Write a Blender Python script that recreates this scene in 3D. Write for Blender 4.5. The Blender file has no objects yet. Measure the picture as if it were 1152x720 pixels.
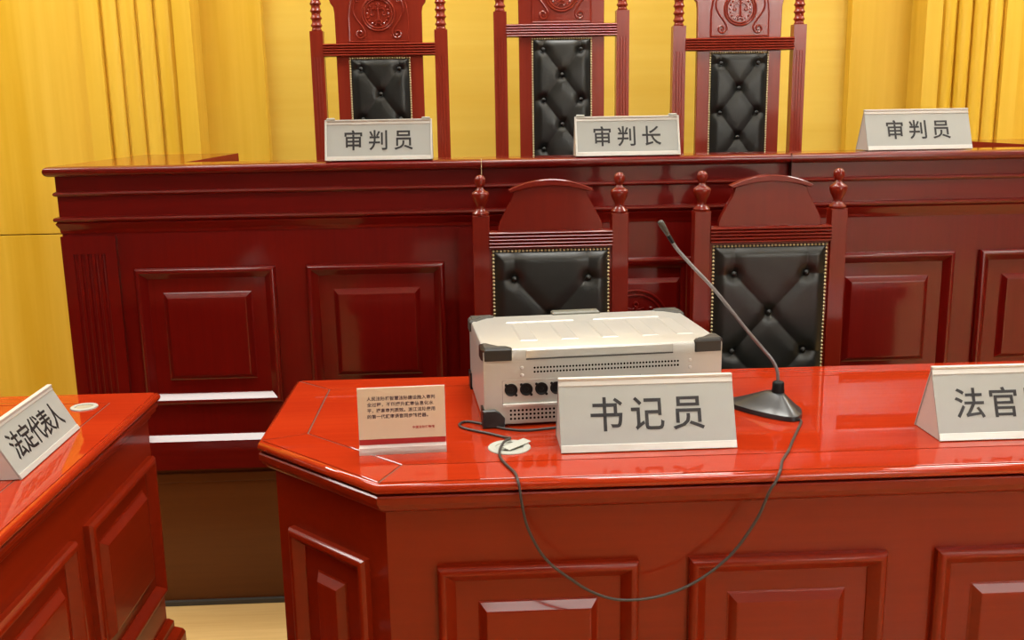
import bpy, bmesh, math, random
from mathutils import Vector, Matrix
random.seed(7)
PI = math.pi
scene = bpy.context.scene
COL = scene.collection

# ---------------------------------------------------------------- materials
def srgb(r, g, b):
    def f(c):
        c /= 255.0
        return c / 12.92 if c <= .04045 else ((c + .055) / 1.055) ** 2.4
    return (f(r), f(g), f(b), 1)

def base_mat(name):
    m = bpy.data.materials.new(name); m.use_nodes = True
    nt = m.node_tree
    return m, nt, nt.nodes['Principled BSDF']

def plain(name, col, rough=.5, metal=0, coat=0, coat_r=.05, bump=0, bscale=400, var=.06, **kw):
    m, nt, b = base_mat(name)
    tc = nt.nodes.new('ShaderNodeTexCoord')
    n = nt.nodes.new('ShaderNodeTexNoise'); n.inputs['Scale'].default_value = bscale; n.inputs['Detail'].default_value = 3
    nt.links.new(tc.outputs['Object'], n.inputs['Vector'])
    mx = nt.nodes.new('ShaderNodeMix'); mx.data_type = 'RGBA'
    mx.inputs[6].default_value = tuple(c * (1 - var) for c in col[:3]) + (1,)
    mx.inputs[7].default_value = tuple(min(1, c * (1 + var)) for c in col[:3]) + (1,)
    nt.links.new(n.outputs['Fac'], mx.inputs[0]); nt.links.new(mx.outputs[2], b.inputs['Base Color'])
    b.inputs['Roughness'].default_value = rough; b.inputs['Metallic'].default_value = metal
    b.inputs['Coat Weight'].default_value = coat; b.inputs['Coat Roughness'].default_value = coat_r
    for k, v in kw.items(): b.inputs[k.replace('_', ' ')].default_value = v
    if bump:
        bp = nt.nodes.new('ShaderNodeBump'); bp.inputs['Strength'].default_value = bump; bp.inputs['Distance'].default_value = .001
        nt.links.new(n.outputs['Fac'], bp.inputs['Height']); nt.links.new(bp.outputs['Normal'], b.inputs['Normal'])
    return m

def wood(name, c1, c2, axis='X', rough=.4, coat=.6, coat_r=.06, fine=90, broad=7, contrast=1.0, ior=1.5, bump=.05, spec=.12):
    m, nt, b = base_mat(name)
    tc = nt.nodes.new('ShaderNodeTexCoord')
    mp = nt.nodes.new('ShaderNodeMapping')
    s = {'X': (.05, 1, 1), 'Y': (1, .05, 1), 'Z': (1, 1, .04)}[axis]
    mp.inputs['Scale'].default_value = s
    nt.links.new(tc.outputs['Object'], mp.inputs['Vector'])
    n1 = nt.nodes.new('ShaderNodeTexNoise'); n1.inputs['Scale'].default_value = fine; n1.inputs['Detail'].default_value = 5
    n2 = nt.nodes.new('ShaderNodeTexNoise'); n2.inputs['Scale'].default_value = broad; n2.inputs['Detail'].default_value = 3
    nt.links.new(mp.outputs[0], n1.inputs['Vector']); nt.links.new(mp.outputs[0], n2.inputs['Vector'])
    ad = nt.nodes.new('ShaderNodeMath'); ad.operation = 'MULTIPLY_ADD'; ad.inputs[1].default_value = .45
    sc = nt.nodes.new('ShaderNodeMath'); sc.operation = 'MULTIPLY'; sc.inputs[1].default_value = .55
    nt.links.new(n2.outputs['Fac'], sc.inputs[0])
    nt.links.new(n1.outputs['Fac'], ad.inputs[0]); nt.links.new(sc.outputs[0], ad.inputs[2])
    rp = nt.nodes.new('ShaderNodeValToRGB')
    rp.color_ramp.elements[0].position = .5 - .18 / contrast; rp.color_ramp.elements[0].color = c1
    rp.color_ramp.elements[1].position = .5 + .18 / contrast; rp.color_ramp.elements[1].color = c2
    nt.links.new(ad.outputs[0], rp.inputs[0]); nt.links.new(rp.outputs[0], b.inputs['Base Color'])
    b.inputs['Roughness'].default_value = rough; b.inputs['Coat Weight'].default_value = coat
    b.inputs['Coat Roughness'].default_value = coat_r; b.inputs['IOR'].default_value = ior; b.inputs['Specular IOR Level'].default_value = spec
    bp = nt.nodes.new('ShaderNodeBump'); bp.inputs['Strength'].default_value = bump; bp.inputs['Distance'].default_value = .0006
    nt.links.new(n1.outputs['Fac'], bp.inputs['Height']); nt.links.new(bp.outputs['Normal'], b.inputs['Normal'])
    return m

SHADED_RED1, SHADED_RED2 = srgb(110, 22, 2), srgb(122, 28, 4)  # same wood as the desk top, darkened for weaker light on upright faces
M = {}
M['desk_top'] = wood('lacquered_red_wood_lit_top', srgb(146, 36, 12), srgb(160, 46, 16), 'X', rough=.5, coat=.95, coat_r=.025, spec=0)  # lighter than the body of the same wood, overhead light put into colour
M['red_x'] = wood('shaded_red_lacquered_wood_horizontal', SHADED_RED1, SHADED_RED2, 'X', rough=.38, coat=.3, coat_r=.08)
M['red_y'] = wood('shaded_red_lacquered_wood_lengthwise', SHADED_RED1, SHADED_RED2, 'Y', rough=.38, coat=.3, coat_r=.08)
M['red_z'] = wood('shaded_red_lacquered_wood_upright', SHADED_RED1, SHADED_RED2, 'Z', rough=.38, coat=.3, coat_r=.08)
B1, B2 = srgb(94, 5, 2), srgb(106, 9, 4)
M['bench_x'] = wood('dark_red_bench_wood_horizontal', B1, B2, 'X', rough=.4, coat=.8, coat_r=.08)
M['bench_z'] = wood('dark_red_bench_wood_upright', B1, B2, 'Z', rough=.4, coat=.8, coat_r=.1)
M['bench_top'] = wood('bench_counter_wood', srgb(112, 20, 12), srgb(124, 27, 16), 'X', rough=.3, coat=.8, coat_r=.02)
M['bench_satin'] = plain('satin_red_inner_panel', srgb(134, 24, 14), rough=.55, Specular_IOR_Level=.2)
M['chair_high'] = wood('high_chair_red_wood', srgb(124, 35, 20), srgb(141, 45, 26), 'Z', rough=.38, coat=.7, coat_r=.1)
M['chair'] = wood('chair_red_wood', srgb(102, 18, 5), srgb(114, 24, 8), 'Z', rough=.38, coat=.7, coat_r=.1)
M['leather'] = plain('black_leather', srgb(17, 20, 18), rough=.38, coat=.15, coat_r=.3, bump=.25, bscale=900)
M['button'] = plain('leather_button', srgb(20, 22, 21), rough=.32, bscale=900)
M['brass'] = plain('aged_brass_nailhead', srgb(205, 190, 145), rough=.32, metal=.55)
M['brown'] = wood('brown_painted_riser', srgb(86, 46, 18), srgb(100, 56, 24), 'X', rough=.35, coat=.3, coat_r=.2, contrast=.6)
M['wall'] = wood('yellow_wall_veneer', srgb(212, 168, 44), srgb(230, 190, 72), 'Z', rough=.45, coat=.15, coat_r=.3, fine=26, broad=4.5, contrast=1.3, bump=.01)
M['wall_panel'] = wood('pale_yellow_panel_veneer', srgb(224, 184, 70), srgb(237, 204, 92), 'X', rough=.45, coat=.15, coat_r=.3, fine=26, broad=3.2, contrast=.8, bump=.01)
M['floor'] = wood('pale_wood_floor', srgb(196, 158, 98), srgb(214, 178, 118), 'X', rough=.3, coat=.3, coat_r=.15)
M['ceiling'] = plain('white_ceiling_paint', srgb(226, 226, 226), rough=.8)
M['plate'] = plain('cream_nameplate_face', srgb(158, 160, 156), rough=.45, coat=.2, coat_r=.3, bscale=60, var=.015)
M['alu'] = plain('pale_aluminium_frame', srgb(200, 198, 193), rough=.35, metal=.25, bscale=60, var=.02)
M['ink'] = plain('black_lettering', srgb(18, 14, 20), rough=.5)
M['case'] = plain('silver_grey_case_metal', srgb(180, 178, 172), rough=.36, metal=.35, bscale=120, var=.02)
M['case_lip'] = plain('case_edge_metal', srgb(196, 195, 190), rough=.25, metal=.5, bscale=120, var=.02)
M['guard'] = plain('grey_rubber_corner', srgb(60, 58, 54), rough=.5, bump=.2)
M['guard_dark'] = plain('dark_plastic_corner', srgb(26, 25, 26), rough=.35)
M['handle'] = plain('grey_handle_plastic', srgb(100, 99, 88), rough=.4)
M['hole'] = plain('dark_hole', srgb(22, 14, 8), rough=.9, Specular_IOR_Level=0)
M['black'] = plain('black_plastic', srgb(9, 9, 10), rough=.5, Specular_IOR_Level=.25)
M['mic_base'] = plain('dark_grey_microphone_plastic', srgb(34, 35, 38), rough=.38, coat=.25, coat_r=.15)
M['neck'] = plain('gunmetal_gooseneck', srgb(128, 128, 134), rough=.35, metal=.6)
M['cable'] = plain('grey_brown_cable_rubber', srgb(54, 46, 43), rough=.45)
M['white'] = plain('white_plastic', srgb(164, 165, 156), rough=.4)
M['grey_in'] = plain('grey_grommet_inside', srgb(150, 140, 118), rough=.6)
M['card'] = plain('cream_card', srgb(214, 194, 168), rough=.6, bscale=50, var=.01)
M['card_red'] = plain('dark_red_band', srgb(160, 20, 18), rough=.5)
M['card_ink'] = plain('dark_purple_print', srgb(62, 36, 60), rough=.6)
M['card_ink_red'] = plain('red_print', srgb(176, 44, 48), rough=.6)
M['joint'] = plain('pale_filler_joint', srgb(214, 190, 150), rough=.5)
M['groove'] = plain('dark_joint', srgb(60, 14, 8), rough=.5)
M['seam'] = plain('grey_brown_seam_glint', srgb(92, 54, 44), rough=.5)  # strip under open joints, greyed for light caught on their chamfered edges
m, nt, b = base_mat('clear_acrylic')
b.inputs['Base Color'].default_value = (.97, .95, .93, 1); b.inputs['Roughness'].default_value = .04
b.inputs['Alpha'].default_value = .38; b.inputs['IOR'].default_value = 1.49
M['acrylic'] = m

# ---------------------------------------------------------------- helpers
I4 = Matrix.Identity(4)

def frame(origin, u, v):
    u = Vector(u).normalized(); v = Vector(v).normalized(); n = u.cross(v)
    m = Matrix((u, v, n)).transposed().to_4x4(); m.translation = Vector(origin)
    return m

def facing(origin, n):                     # upright face: local x along the face, y up, z out
    n = Vector(n).normalized(); u = Vector((0, 0, 1)).cross(n)
    return frame(origin, u, (0, 0, 1))

def new(): return bmesh.new()

def obj(name, bm, mat, parent=None, smooth=False, bevel=0, angle=40, world=False):
    bmesh.ops.recalc_face_normals(bm, faces=bm.faces[:])
    me = bpy.data.meshes.new(name); bm.to_mesh(me); bm.free()
    o = bpy.data.objects.new(name, me); COL.objects.link(o)
    for mm in (mat if isinstance(mat, (list, tuple)) else [mat]): me.materials.append(M[mm])
    if smooth:
        me.polygons.foreach_set('use_smooth', [True] * len(me.polygons))
        try:
            me.set_sharp_from_angle(angle=math.radians(angle))
        except Exception: pass
    if parent is not None:
        o.parent = parent
        if world: o.location = -wloc(parent)
    if bevel:
        md = o.modifiers.new('bevel', 'BEVEL'); md.width = bevel; md.segments = 2; md.limit_method = 'ANGLE'; md.angle_limit = math.radians(35)
    return o

def wloc(o):
    v = Vector((0, 0, 0))
    while o is not None:
        v += o.location; o = o.parent
    return v

def thing(name, label, cat, loc=(0, 0, 0), rz=0, group=None):
    o = bpy.data.objects.new(name, None); COL.objects.link(o); o.empty_display_size = .05
    o.location = loc; o.rotation_euler = (0, 0, rz); o['label'] = label; o['category'] = cat
    if group: o['group'] = group
    return o

def struct(name, bm, mat, **k):
    o = obj(name, bm, mat, **k); o['kind'] = 'structure'; return o

def box(bm, x0, x1, y0, y1, z0, z1, m=I4):
    vs = [bm.verts.new(m @ Vector(p)) for p in ((x0, y0, z0), (x1, y0, z0), (x1, y1, z0), (x0, y1, z0), (x0, y0, z1), (x1, y0, z1), (x1, y1, z1), (x0, y1, z1))]
    for f in ((3, 2, 1, 0), (4, 5, 6, 7), (0, 1, 5, 4), (1, 2, 6, 5), (2, 3, 7, 6), (3, 0, 4, 7)): bm.faces.new([vs[i] for i in f])

def offset(poly, d, closed=True):
    out = []; n = len(poly)
    for i, p in enumerate(poly):
        p = Vector(p)
        ns = []
        if closed or i > 0:
            e = (p - Vector(poly[i - 1])).normalized(); ns.append(Vector((e.y, -e.x)))
        if closed or i < n - 1:
            e = (Vector(poly[(i + 1) % n]) - p).normalized(); ns.append(Vector((e.y, -e.x)))
        if len(ns) == 2:
            mm = (ns[0] + ns[1]).normalized(); out.append(p + mm * (d / max(.2, mm.dot(ns[0]))))
        else: out.append(p + ns[0] * d)
    return out

def stack(bm, poly, levels, m=I4):
    """closed solid: counter-clockwise outline offset outward by levels[i][0] at height levels[i][1]"""
    rings = []
    for d, z in levels:
        rings.append([bm.verts.new(m @ Vector((p[0], p[1], z))) for p in offset(poly, d)])
    for a, b in zip(rings, rings[1:]):
        for i in range(len(poly)):
            j = (i + 1) % len(poly); bm.faces.new((a[i], a[j], b[j], b[i]))
    bm.faces.new(rings[0][::-1]); bm.faces.new(rings[-1])

def sweep(bm, path, prof, closed=False, m=I4):
    """profile (outward offset, height), a closed loop, carried along path with mitred corners"""
    rings = [[bm.verts.new(m @ Vector((p[0], p[1], z))) for p in offset(path, d, closed)] for d, z in prof]
    n = len(path); k = len(prof)
    for a in range(k):
        b = (a + 1) % k
        for i in range(n if closed else n - 1):
            j = (i + 1) % n; bm.faces.new((rings[a][i], rings[a][j], rings[b][j], rings[b][i]))
    if not closed:
        bm.faces.new([r[0] for r in rings]); bm.faces.new([r[-1] for r in rings][::-1])

def rect(x0, x1, y0, y1): return [(x0, y0), (x1, y0), (x1, y1), (x0, y1)]

def lathe(bm, prof, seg=24, m=I4):
    rings = []
    for r, z in prof:
        if r < 1e-5: rings.append([bm.verts.new(m @ Vector((0, 0, z)))])
        else: rings.append([bm.verts.new(m @ Vector((r * math.cos(2 * PI * i / seg), r * math.sin(2 * PI * i / seg), z))) for i in range(seg)])
    for a, b in zip(rings, rings[1:]):
        for i in range(seg):
            j = (i + 1) % seg
            if len(a) == 1 and len(b) == 1: continue
            if len(a) == 1: bm.faces.new((a[0], b[j], b[i]))
            elif len(b) == 1: bm.faces.new((a[i], a[j], b[0]))
            else: bm.faces.new((a[i], a[j], b[j], b[i]))
    if len(rings[0]) > 1: bm.faces.new(rings[0][::-1])
    if len(rings[-1]) > 1: bm.faces.new(rings[-1])

def smooth_path(pts, k=8, closed=False):
    P = [Vector(p) for p in pts]; out = []; n = len(P)
    for i in range(n if closed else n - 1):
        if closed: a, b, c, d = P[(i - 1) % n], P[i], P[(i + 1) % n], P[(i + 2) % n]
        else:
            b, c = P[i], P[i + 1]
            a = P[i - 1] if i > 0 else b * 2 - c
            d = P[i + 2] if i + 2 < n else c * 2 - b
        for s in range(k):
            t = s / k
            out.append(.5 * ((2 * b) + (c - a) * t + (2 * a - 5 * b + 4 * c - d) * t * t + (3 * b - a - 3 * c + d) * t ** 3))
    if not closed: out.append(P[-1])
    return out

def tube(bm, pts, r, seg=8, m=I4, closed=False, flat=1.0):
    pts = [Vector(p) for p in pts]; n = len(pts)
    rs = r if isinstance(r, (list, tuple)) else [r] * n
    rings = []; up = None
    for i, p in enumerate(pts):
        if closed: t = (pts[(i + 1) % n] - pts[i - 1]).normalized()
        else: t = (pts[min(i + 1, n - 1)] - pts[max(i - 1, 0)]).normalized()
        if up is None:
            up = Vector((0, 0, 1)) if abs(t.z) < .9 else Vector((1, 0, 0))
        up = (up - t * up.dot(t)).normalized(); s = t.cross(up)
        rings.append([bm.verts.new(m @ (p + (s * math.cos(2 * PI * j / seg) + up * math.sin(2 * PI * j / seg) * flat) * rs[i])) for j in range(seg)])
    for i in range(n if closed else n - 1):
        a, b = rings[i], rings[(i + 1) % n]
        for j in range(seg):
            k = (j + 1) % seg; bm.faces.new((a[j], a[k], b[k], b[j]))
    if not closed: bm.faces.new(rings[0][::-1]); bm.faces.new(rings[-1])

def ring(bm, c, R, r, m=I4, seg=48, flat=1.0, a0=0, a1=2 * PI):
    full = abs(a1 - a0 - 2 * PI) < 1e-4
    n = seg if full else max(4, int(seg * (a1 - a0) / (2 * PI)))
    pts = [(c[0] + R * math.cos(a0 + (a1 - a0) * i / n), c[1] + R * math.sin(a0 + (a1 - a0) * i / n), c[2]) for i in range(n if full else n + 1)]
    tube(bm, pts, r, 8, m, closed=full, flat=flat)

def text(name, body, size, mat, parent, m, spacing=1.0, xs=1.0, bold=0.0, anchor='C', lines=1.0, thick=.0003):
    c = bpy.data.curves.new(name, 'FONT'); c.body = body; c.size = size; c.space_character = spacing; c.space_line = lines
    c.extrude = thick; c.offset = bold; c.resolution_u = 3
    t = bpy.data.objects.new(name, c); COL.objects.link(t)
    bpy.context.view_layer.update()
    dg = bpy.context.evaluated_depsgraph_get()
    me = bpy.data.meshes.new_from_object(t.evaluated_get(dg))
    bpy.data.objects.remove(t); bpy.data.curves.remove(c)
    xsn = [v.co.x for v in me.vertices]; ysn = [v.co.y for v in me.vertices]
    cx, cy = (min(xsn) + max(xsn)) / 2, (min(ysn) + max(ysn)) / 2
    if anchor == 'L': cx = min(xsn); cy = max(ysn)
    for v in me.vertices:
        v.co = m @ Vector(((v.co.x - cx) * xs, v.co.y - cy, v.co.z + thick))
    me.materials.clear(); me.materials.append(M[mat]); me.name = name
    o = bpy.data.objects.new(name, me); COL.objects.link(o); o.parent = parent
    return o

def raised_panel(parent, x0, x1, z0, z1, m, inset=.068, mat='red_x', world=True, depth=1.0, moulding=.026):
    """a framed raised panel standing out of an upright board (m maps its face)"""
    d = depth
    bm = new()
    stack(bm, rect(x0 + inset, x1 - inset, z0 + inset, z1 - inset), [(0, -.002), (0, .0005), (-.003, .002 * d), (-.014, .013 * d), (-.017, .0135 * d)], m)
    p = obj('raised_panel', bm, mat, parent, world=world)
    bm = new(); w = moulding
    prof = [(0, -.001), (0, .010 * d), (-.003, .0145 * d), (-.007, .0165 * d), (-.011, .0170 * d), (-.0125, .0165 * d), (-.014, .0150 * d), (-w + .001, .0025 * d), (-w, .001 * d), (-w, -.001)]
    sweep(bm, rect(x0, x1, z0, z1), prof, True, m)
    obj('panel_moulding', bm, mat, p, smooth=True, angle=30)
    return p

# ---------------------------------------------------------------- room shell
YB = 2.666
bm = new(); box(bm, -4.5, 5.5, -3.5, 4.1, -.05, 0); struct('floor', bm, 'floor')
bm = new(); box(bm, -4.5, 5.5, -3.5, 4.1, 3.2, 3.25); struct('ceiling', bm, 'ceiling')
WC = 3.95                                  # middle panel of the back wall
bm = new(); box(bm, -4.5, 5.5, WC, 4.05, 0, 3.2); struct('wall_back', bm, 'wall_panel')
bm = new(); box(bm, -1.35, -.757, WC - .05, WC, 0, 3.2); struct('trim_1', bm, 'wall', bevel=.002)
bm = new(); box(bm, 1.50, 2.05, WC - .05, WC, 0, 3.2); struct('trim_2', bm, 'wall', bevel=.002)
bm = new(); box(bm, -3.0, -1.3, WC - .06, WC, 0, .947); box(bm, -3.0, -1.3, WC - .06, WC, .951, 3.2); struct('trim_3', bm, 'wall', bevel=.001)
bm = new(); box(bm, 2.05, 4.4, WC - .06, WC, 0, 3.2); struct('trim_4', bm, 'wall')

def pilaster(name, x0, x1):
    bm = new(); yf = WC - .18
    w = x1 - x0; mg = w * .165
    # plan outline: flat margins and four rounded reeds between them
    pts = [(x0, WC), (x0, yf), (x0 + mg, yf), (x0 + mg + .003, yf + .022)]
    n = 4; a = x0 + mg + .004; st = (w - 2 * mg - .008) / n
    for k in range(n):
        for s in range(9):
            t = s / 8
            pts.append((a + st * (k + .09 + .82 * t), yf + .014 - .010 * math.sin(PI * t) ** .5))
        pts.append((a + st * (k + .92), yf + .026)); pts.append((a + st * (k + 1.08), yf + .026))
    pts = pts[:-2]
    pts += [(x1 - mg - .003, yf + .022), (x1 - mg, yf), (x1, yf), (x1, WC)]
    lo = [bm.verts.new((x, y, 0)) for x, y in pts]; hi = [bm.verts.new((x, y, 3.2)) for x, y in pts]
    for i in range(len(pts) - 1): bm.faces.new((lo[i], lo[i + 1], hi[i + 1], hi[i]))
    bm.faces.new(hi); bm.faces.new(lo[::-1])
    return struct(name, bm, 'wall')
pilaster('trim_5', -1.379, -.985)
pilaster('trim_6', 1.735, 2.104)
bm = new()
# dais carrying the judges' bench, its brown riser facing the room
stack(bm, rect(-1.12, 2.04, YB + .008, 3.76), [(0, 0), (0, .372), (.004, .376), (.004, .400), (0, .404), (0, .4165)])
dais = struct('platform', bm, 'brown')
bm = new(); box(bm, -1.12, 2.04, YB - .004, YB + .008, 0, .014); struct('baseboard_front', bm, 'guard', bevel=.001)

# ---------------------------------------------------------------- judges' bench
X0, X1 = -1.078, 2.0
bench = thing('judges_bench', 'long dark red judges bench with raised panels on the platform', 'bench', (.46, YB + .4, .417))
bm = new()
box(bm, X0, X1, YB, YB + .022, .417, 1.235)
box(bm, X0, X0 + .022, YB + .022, 3.44, .417, 1.235); box(bm, X1 - .022, X1, YB + .022, 3.44, .417, 1.235)
box(bm, X0 + .022, -.797, 3.42, 3.44, .417, 1.235); box(bm, 1.72, X1 - .022, 3.42, 3.44, .417, 1.235)
obj('body', bm, 'bench_z', bench, world=True)
for xa, xb in ((-.797, -.7745), (1.6995, 1.72)):
    bm = new(); box(bm, xa, xb, YB + .125, 3.4405, .417, 1.2605); obj('inner_side_panel', bm, 'bench_satin', bench, world=True)
# counter: U-shaped top, rounded nose all along the outside
def slab_u(name, zt, th, mat, xo, yo, xi, yi, ye):
    bm = new()
    def quad_prism(p):
        lo = [bm.verts.new((x, y, zt - th)) for x, y in p]; hi = [bm.verts.new((x, y, zt)) for x, y in p]
        n = len(p)
        for i in range(n): bm.faces.new((lo[i], lo[(i + 1) % n], hi[(i + 1) % n], hi[i]))
        bm.faces.new(lo[::-1]); bm.faces.new(hi)
    quad_prism([(-xo + .461, ye), (-xo + .461, yo), (xo + .461, yo), (xo + .461, ye), (xi[1], ye), (xi[1], yi), (xi[0], yi), (xi[0], ye)])
    return obj(name, bm, mat, bench, world=True)
slab_u('countertop', 1.2615, .026, 'bench_top', 1.545, YB - .010, (-.775, 1.70), 2.79, 3.44)
bm = new()
path = [(X0, 3.44), (X0, YB), (X1, YB), (X1, 3.44)]
nose = [(.006, 1.2352)] + [(.012 + .0135 * math.cos(a), 1.2483 + .0131 * math.sin(a)) for a in [(-90 + 15 * i) * PI / 180 for i in range(13)]] + [(.006, 1.2614)]
sweep(bm, path, nose); obj('nosing', bm, 'bench_x', bench, world=True, smooth=True, angle=60)
bm = new()
sweep(bm, path, [(-.001, 1.235), (.003, 1.235), (.003, 1.196), (.0045, 1.1955), (.009, 1.193), (.011, 1.189), (.009, 1.185), (.005, 1.183), (-.001, 1.183)])
sweep(bm, path, [(-.001, 1.183), (.002, 1.183), (.002, 1.13), (.006, 1.1295), (.013, 1.127), (.015, 1.122), (.013, 1.1175), (.007, 1.1165), (.008, 1.115), (.011, 1.112), (.010, 1.108), (.004, 1.098), (.003, 1.090), (.0015, 1.084), (-.001, 1.084)])
obj('cornice', bm, 'bench_x', bench, world=True, smooth=True, angle=28)
bm = new(); box(bm, -.777, 1.70, 2.79, 3.06, 1.12, 1.14); box(bm, -.777, 1.70, 2.772, 2.79, 1.12, 1.236); obj('writing_shelf', bm, 'bench_x', bench, world=True)
bm = new(); box(bm, .0385, .0402, YB - .0262, YB - .003, 1.186, 1.2622); obj('joint_strip', bm, 'joint', bench, world=True)
bm = new(); box(bm, .8725, .8735, YB - .026, YB - .003, 1.13, 1.2618); obj('joint_gap', bm, 'groove', bench, world=True)
FB = facing((0, YB, 0), (0, -1, 0))
for a, b in ((-.896, -.523), (-.439, -.067), (.977, 1.349), (1.420, 1.793)):
    raised_panel(bench, a, b, .607, .987, FB, mat='bench_z', moulding=.030)
# plinth with a sloping top edge
bm = new()
sweep(bm, path, [(-.001, .418), (.012, .418), (.016, .500), (.016, .5015), (.0015, .5165), (.0, .521), (-.001, .521)])
obj('plinth', bm, 'bench_x', bench, world=True)
def fluted(x0, x1, z0, z1, n, parent, mat, yface, th=.014):
    bm = new(); w = x1 - x0; mg = w * .18; st = (w - 2 * mg) / n
    zt = z1 - .048; zb = z0 + .03
    def prism(pts, za, zb_):
        lo = [bm.verts.new((x, y, za)) for x, y in pts]; hi = [bm.verts.new((x, y, zb_)) for x, y in pts]
        k = len(pts)
        for i in range(k): bm.faces.new((lo[i], lo[(i + 1) % k], hi[(i + 1) % k], hi[i]))
        bm.faces.new(lo[::-1]); bm.faces.new(hi)
    prism([(x0, yface), (x0, yface - th), (x1, yface - th), (x1, yface)], zt, z1)
    prism([(x0, yface), (x0, yface - th), (x1, yface - th), (x1, yface)], z0, zb)
    pts = [(x0, yface), (x0, yface - th)]
    for k in range(n):
        c = x0 + mg + st * (k + .5)
        for s in range(7):
            a = PI * s / 6; pts.append((c - .0055 * math.cos(a), yface - th + .0055 * math.sin(a)))
    pts += [(x1, yface - th), (x1, yface)]
    prism(pts, zb, zt)
    return obj('fluted_pilaster', bm, mat, parent, world=True)
fluted(X0 - .001, -.937, .521, 1.0785, 5, bench, 'bench_z', YB)
fluted(-.03, .305, .521, 1.0785, 9, bench, 'bench_z', YB, .02)
fluted(.612, .947, .521, 1.0785, 9, bench, 'bench_z', YB, .02)
fluted(1.86, X1 + .001, .521, 1.0785, 5, bench, 'bench_z', YB)
# middle bay between the pilasters: rails and the carved roundel
bm = new()
sweep(bm, rect(.306, .611, .607, .987), [(0, -.001), (0, .010), (-.003, .015), (-.008, .017), (-.013, .0155), (-.016, .012), (-.019, .011), (-.03, .003), (-.03, -.001)], True, FB)
pm = obj('panel_moulding', bm, 'bench_z', bench, world=True, smooth=True, angle=30)
bm = new(); stack(bm, rect(.337, .580, .665, .928), [(0, -.002), (0, .001), (-.002, .003), (-.011, .012), (-.014, .0125)], FB)
obj('raised_panel', bm, 'bench_z', bench, world=True)

def court_emblem(bm, R, m, z=0, rope=1.0):
    """carved roundel: double ring, pillar with two scale pans, wreath"""
    t = R * .045 * rope
    ring(bm, (0, 0, z), R, t, m, 56); ring(bm, (0, 0, z), R * .86, t * .8, m, 48)
    tube(bm, [(0, -R * .42, z), (0, -R * .05, z), (0, R * .48, z)], [t * 1.3, t * 1.0, t * .8], 8, m)
    ring(bm, (0, R * .56, z), R * .07, t * .8, m, 12)
    tube(bm, smooth_path([(-R * .40, R * .24, z), (-R * .2, R * .34, z), (0, R * .26, z), (R * .2, R * .34, z), (R * .40, R * .24, z)], 4), t * .8, 6, m)
    tube(bm, smooth_path([(-R * .26, R * .46, z), (-R * .1, R * .40, z), (0, R * .46, z), (R * .1, R * .40, z), (R * .26, R * .46, z)], 4), t * .6, 6, m)
    for s in (-1, 1):
        tube(bm, [(s * R * .38, R * .24, z), (s * R * .46, -R * .02, z)], t * .35, 5, m); tube(bm, [(s * R * .38, R * .24, z), (s * R * .28, -R * .02, z)], t * .35, 5, m)
        ring(bm, (s * R * .37, -R * .0, z), R * .10, t * .7, m, 20, a0=PI, a1=2 * PI)
        tube(bm, smooth_path([(0, -R * .34, z), (s * R * .12, -R * .40, z), (s * R * .2, -R * .50, z)], 4), t * .9, 6, m)
        for k in range(7):
            a = math.radians(-78 + k * 20)
            c = Vector((s * math.cos(a) * R * .66, math.sin(a) * R * .66, z)); d = Vector((-s * math.sin(a + .5), math.cos(a + .5), 0)) * R * .07
            tube(bm, [c - d, c, c + d], [t * .4, t * 1.1, t * .3], 6, m)
    tube(bm, smooth_path([(-R * .16, -R * .58, z), (0, -R * .52, z), (R * .16, -R * .58, z)], 4), t * 1.1, 6, m)
bm = new(); court_emblem(bm, .089, facing((.456, YB - .0125, .807), (0, -1, 0)))
obj('carved_roundel', bm, 'bench_z', bench, world=True, smooth=True)

# ---------------------------------------------------------------- clerks' desk
TZ = .80
DX0, DX1, DY0, DY1, CH = -.396, 1.45, 1.504, 2.165, .237
desk = thing('clerks_desk', 'glossy red clerks desk with angled corner and panelled front', 'desk', (.527, 1.84, 0))
top = [(DX0 + CH, DY0), (DX1 - CH, DY0), (DX1, DY0 + CH), (DX1, DY1), (DX0, DY1), (DX0, DY0 + CH)]
def inward(d): return [tuple(p) for p in offset(top, -d)]
bm = new()
slab_prof = [(-.012, .7800), (-.005, .7805), (-.0015, .7825), (0, .7860), (0, .7890), (-.0012, .7930), (-.0045, .7968), (-.010, .7982)]
stack(bm, top, slab_prof)
obj('countertop', bm, 'desk_top', desk, world=True, smooth=True, angle=50)
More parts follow.
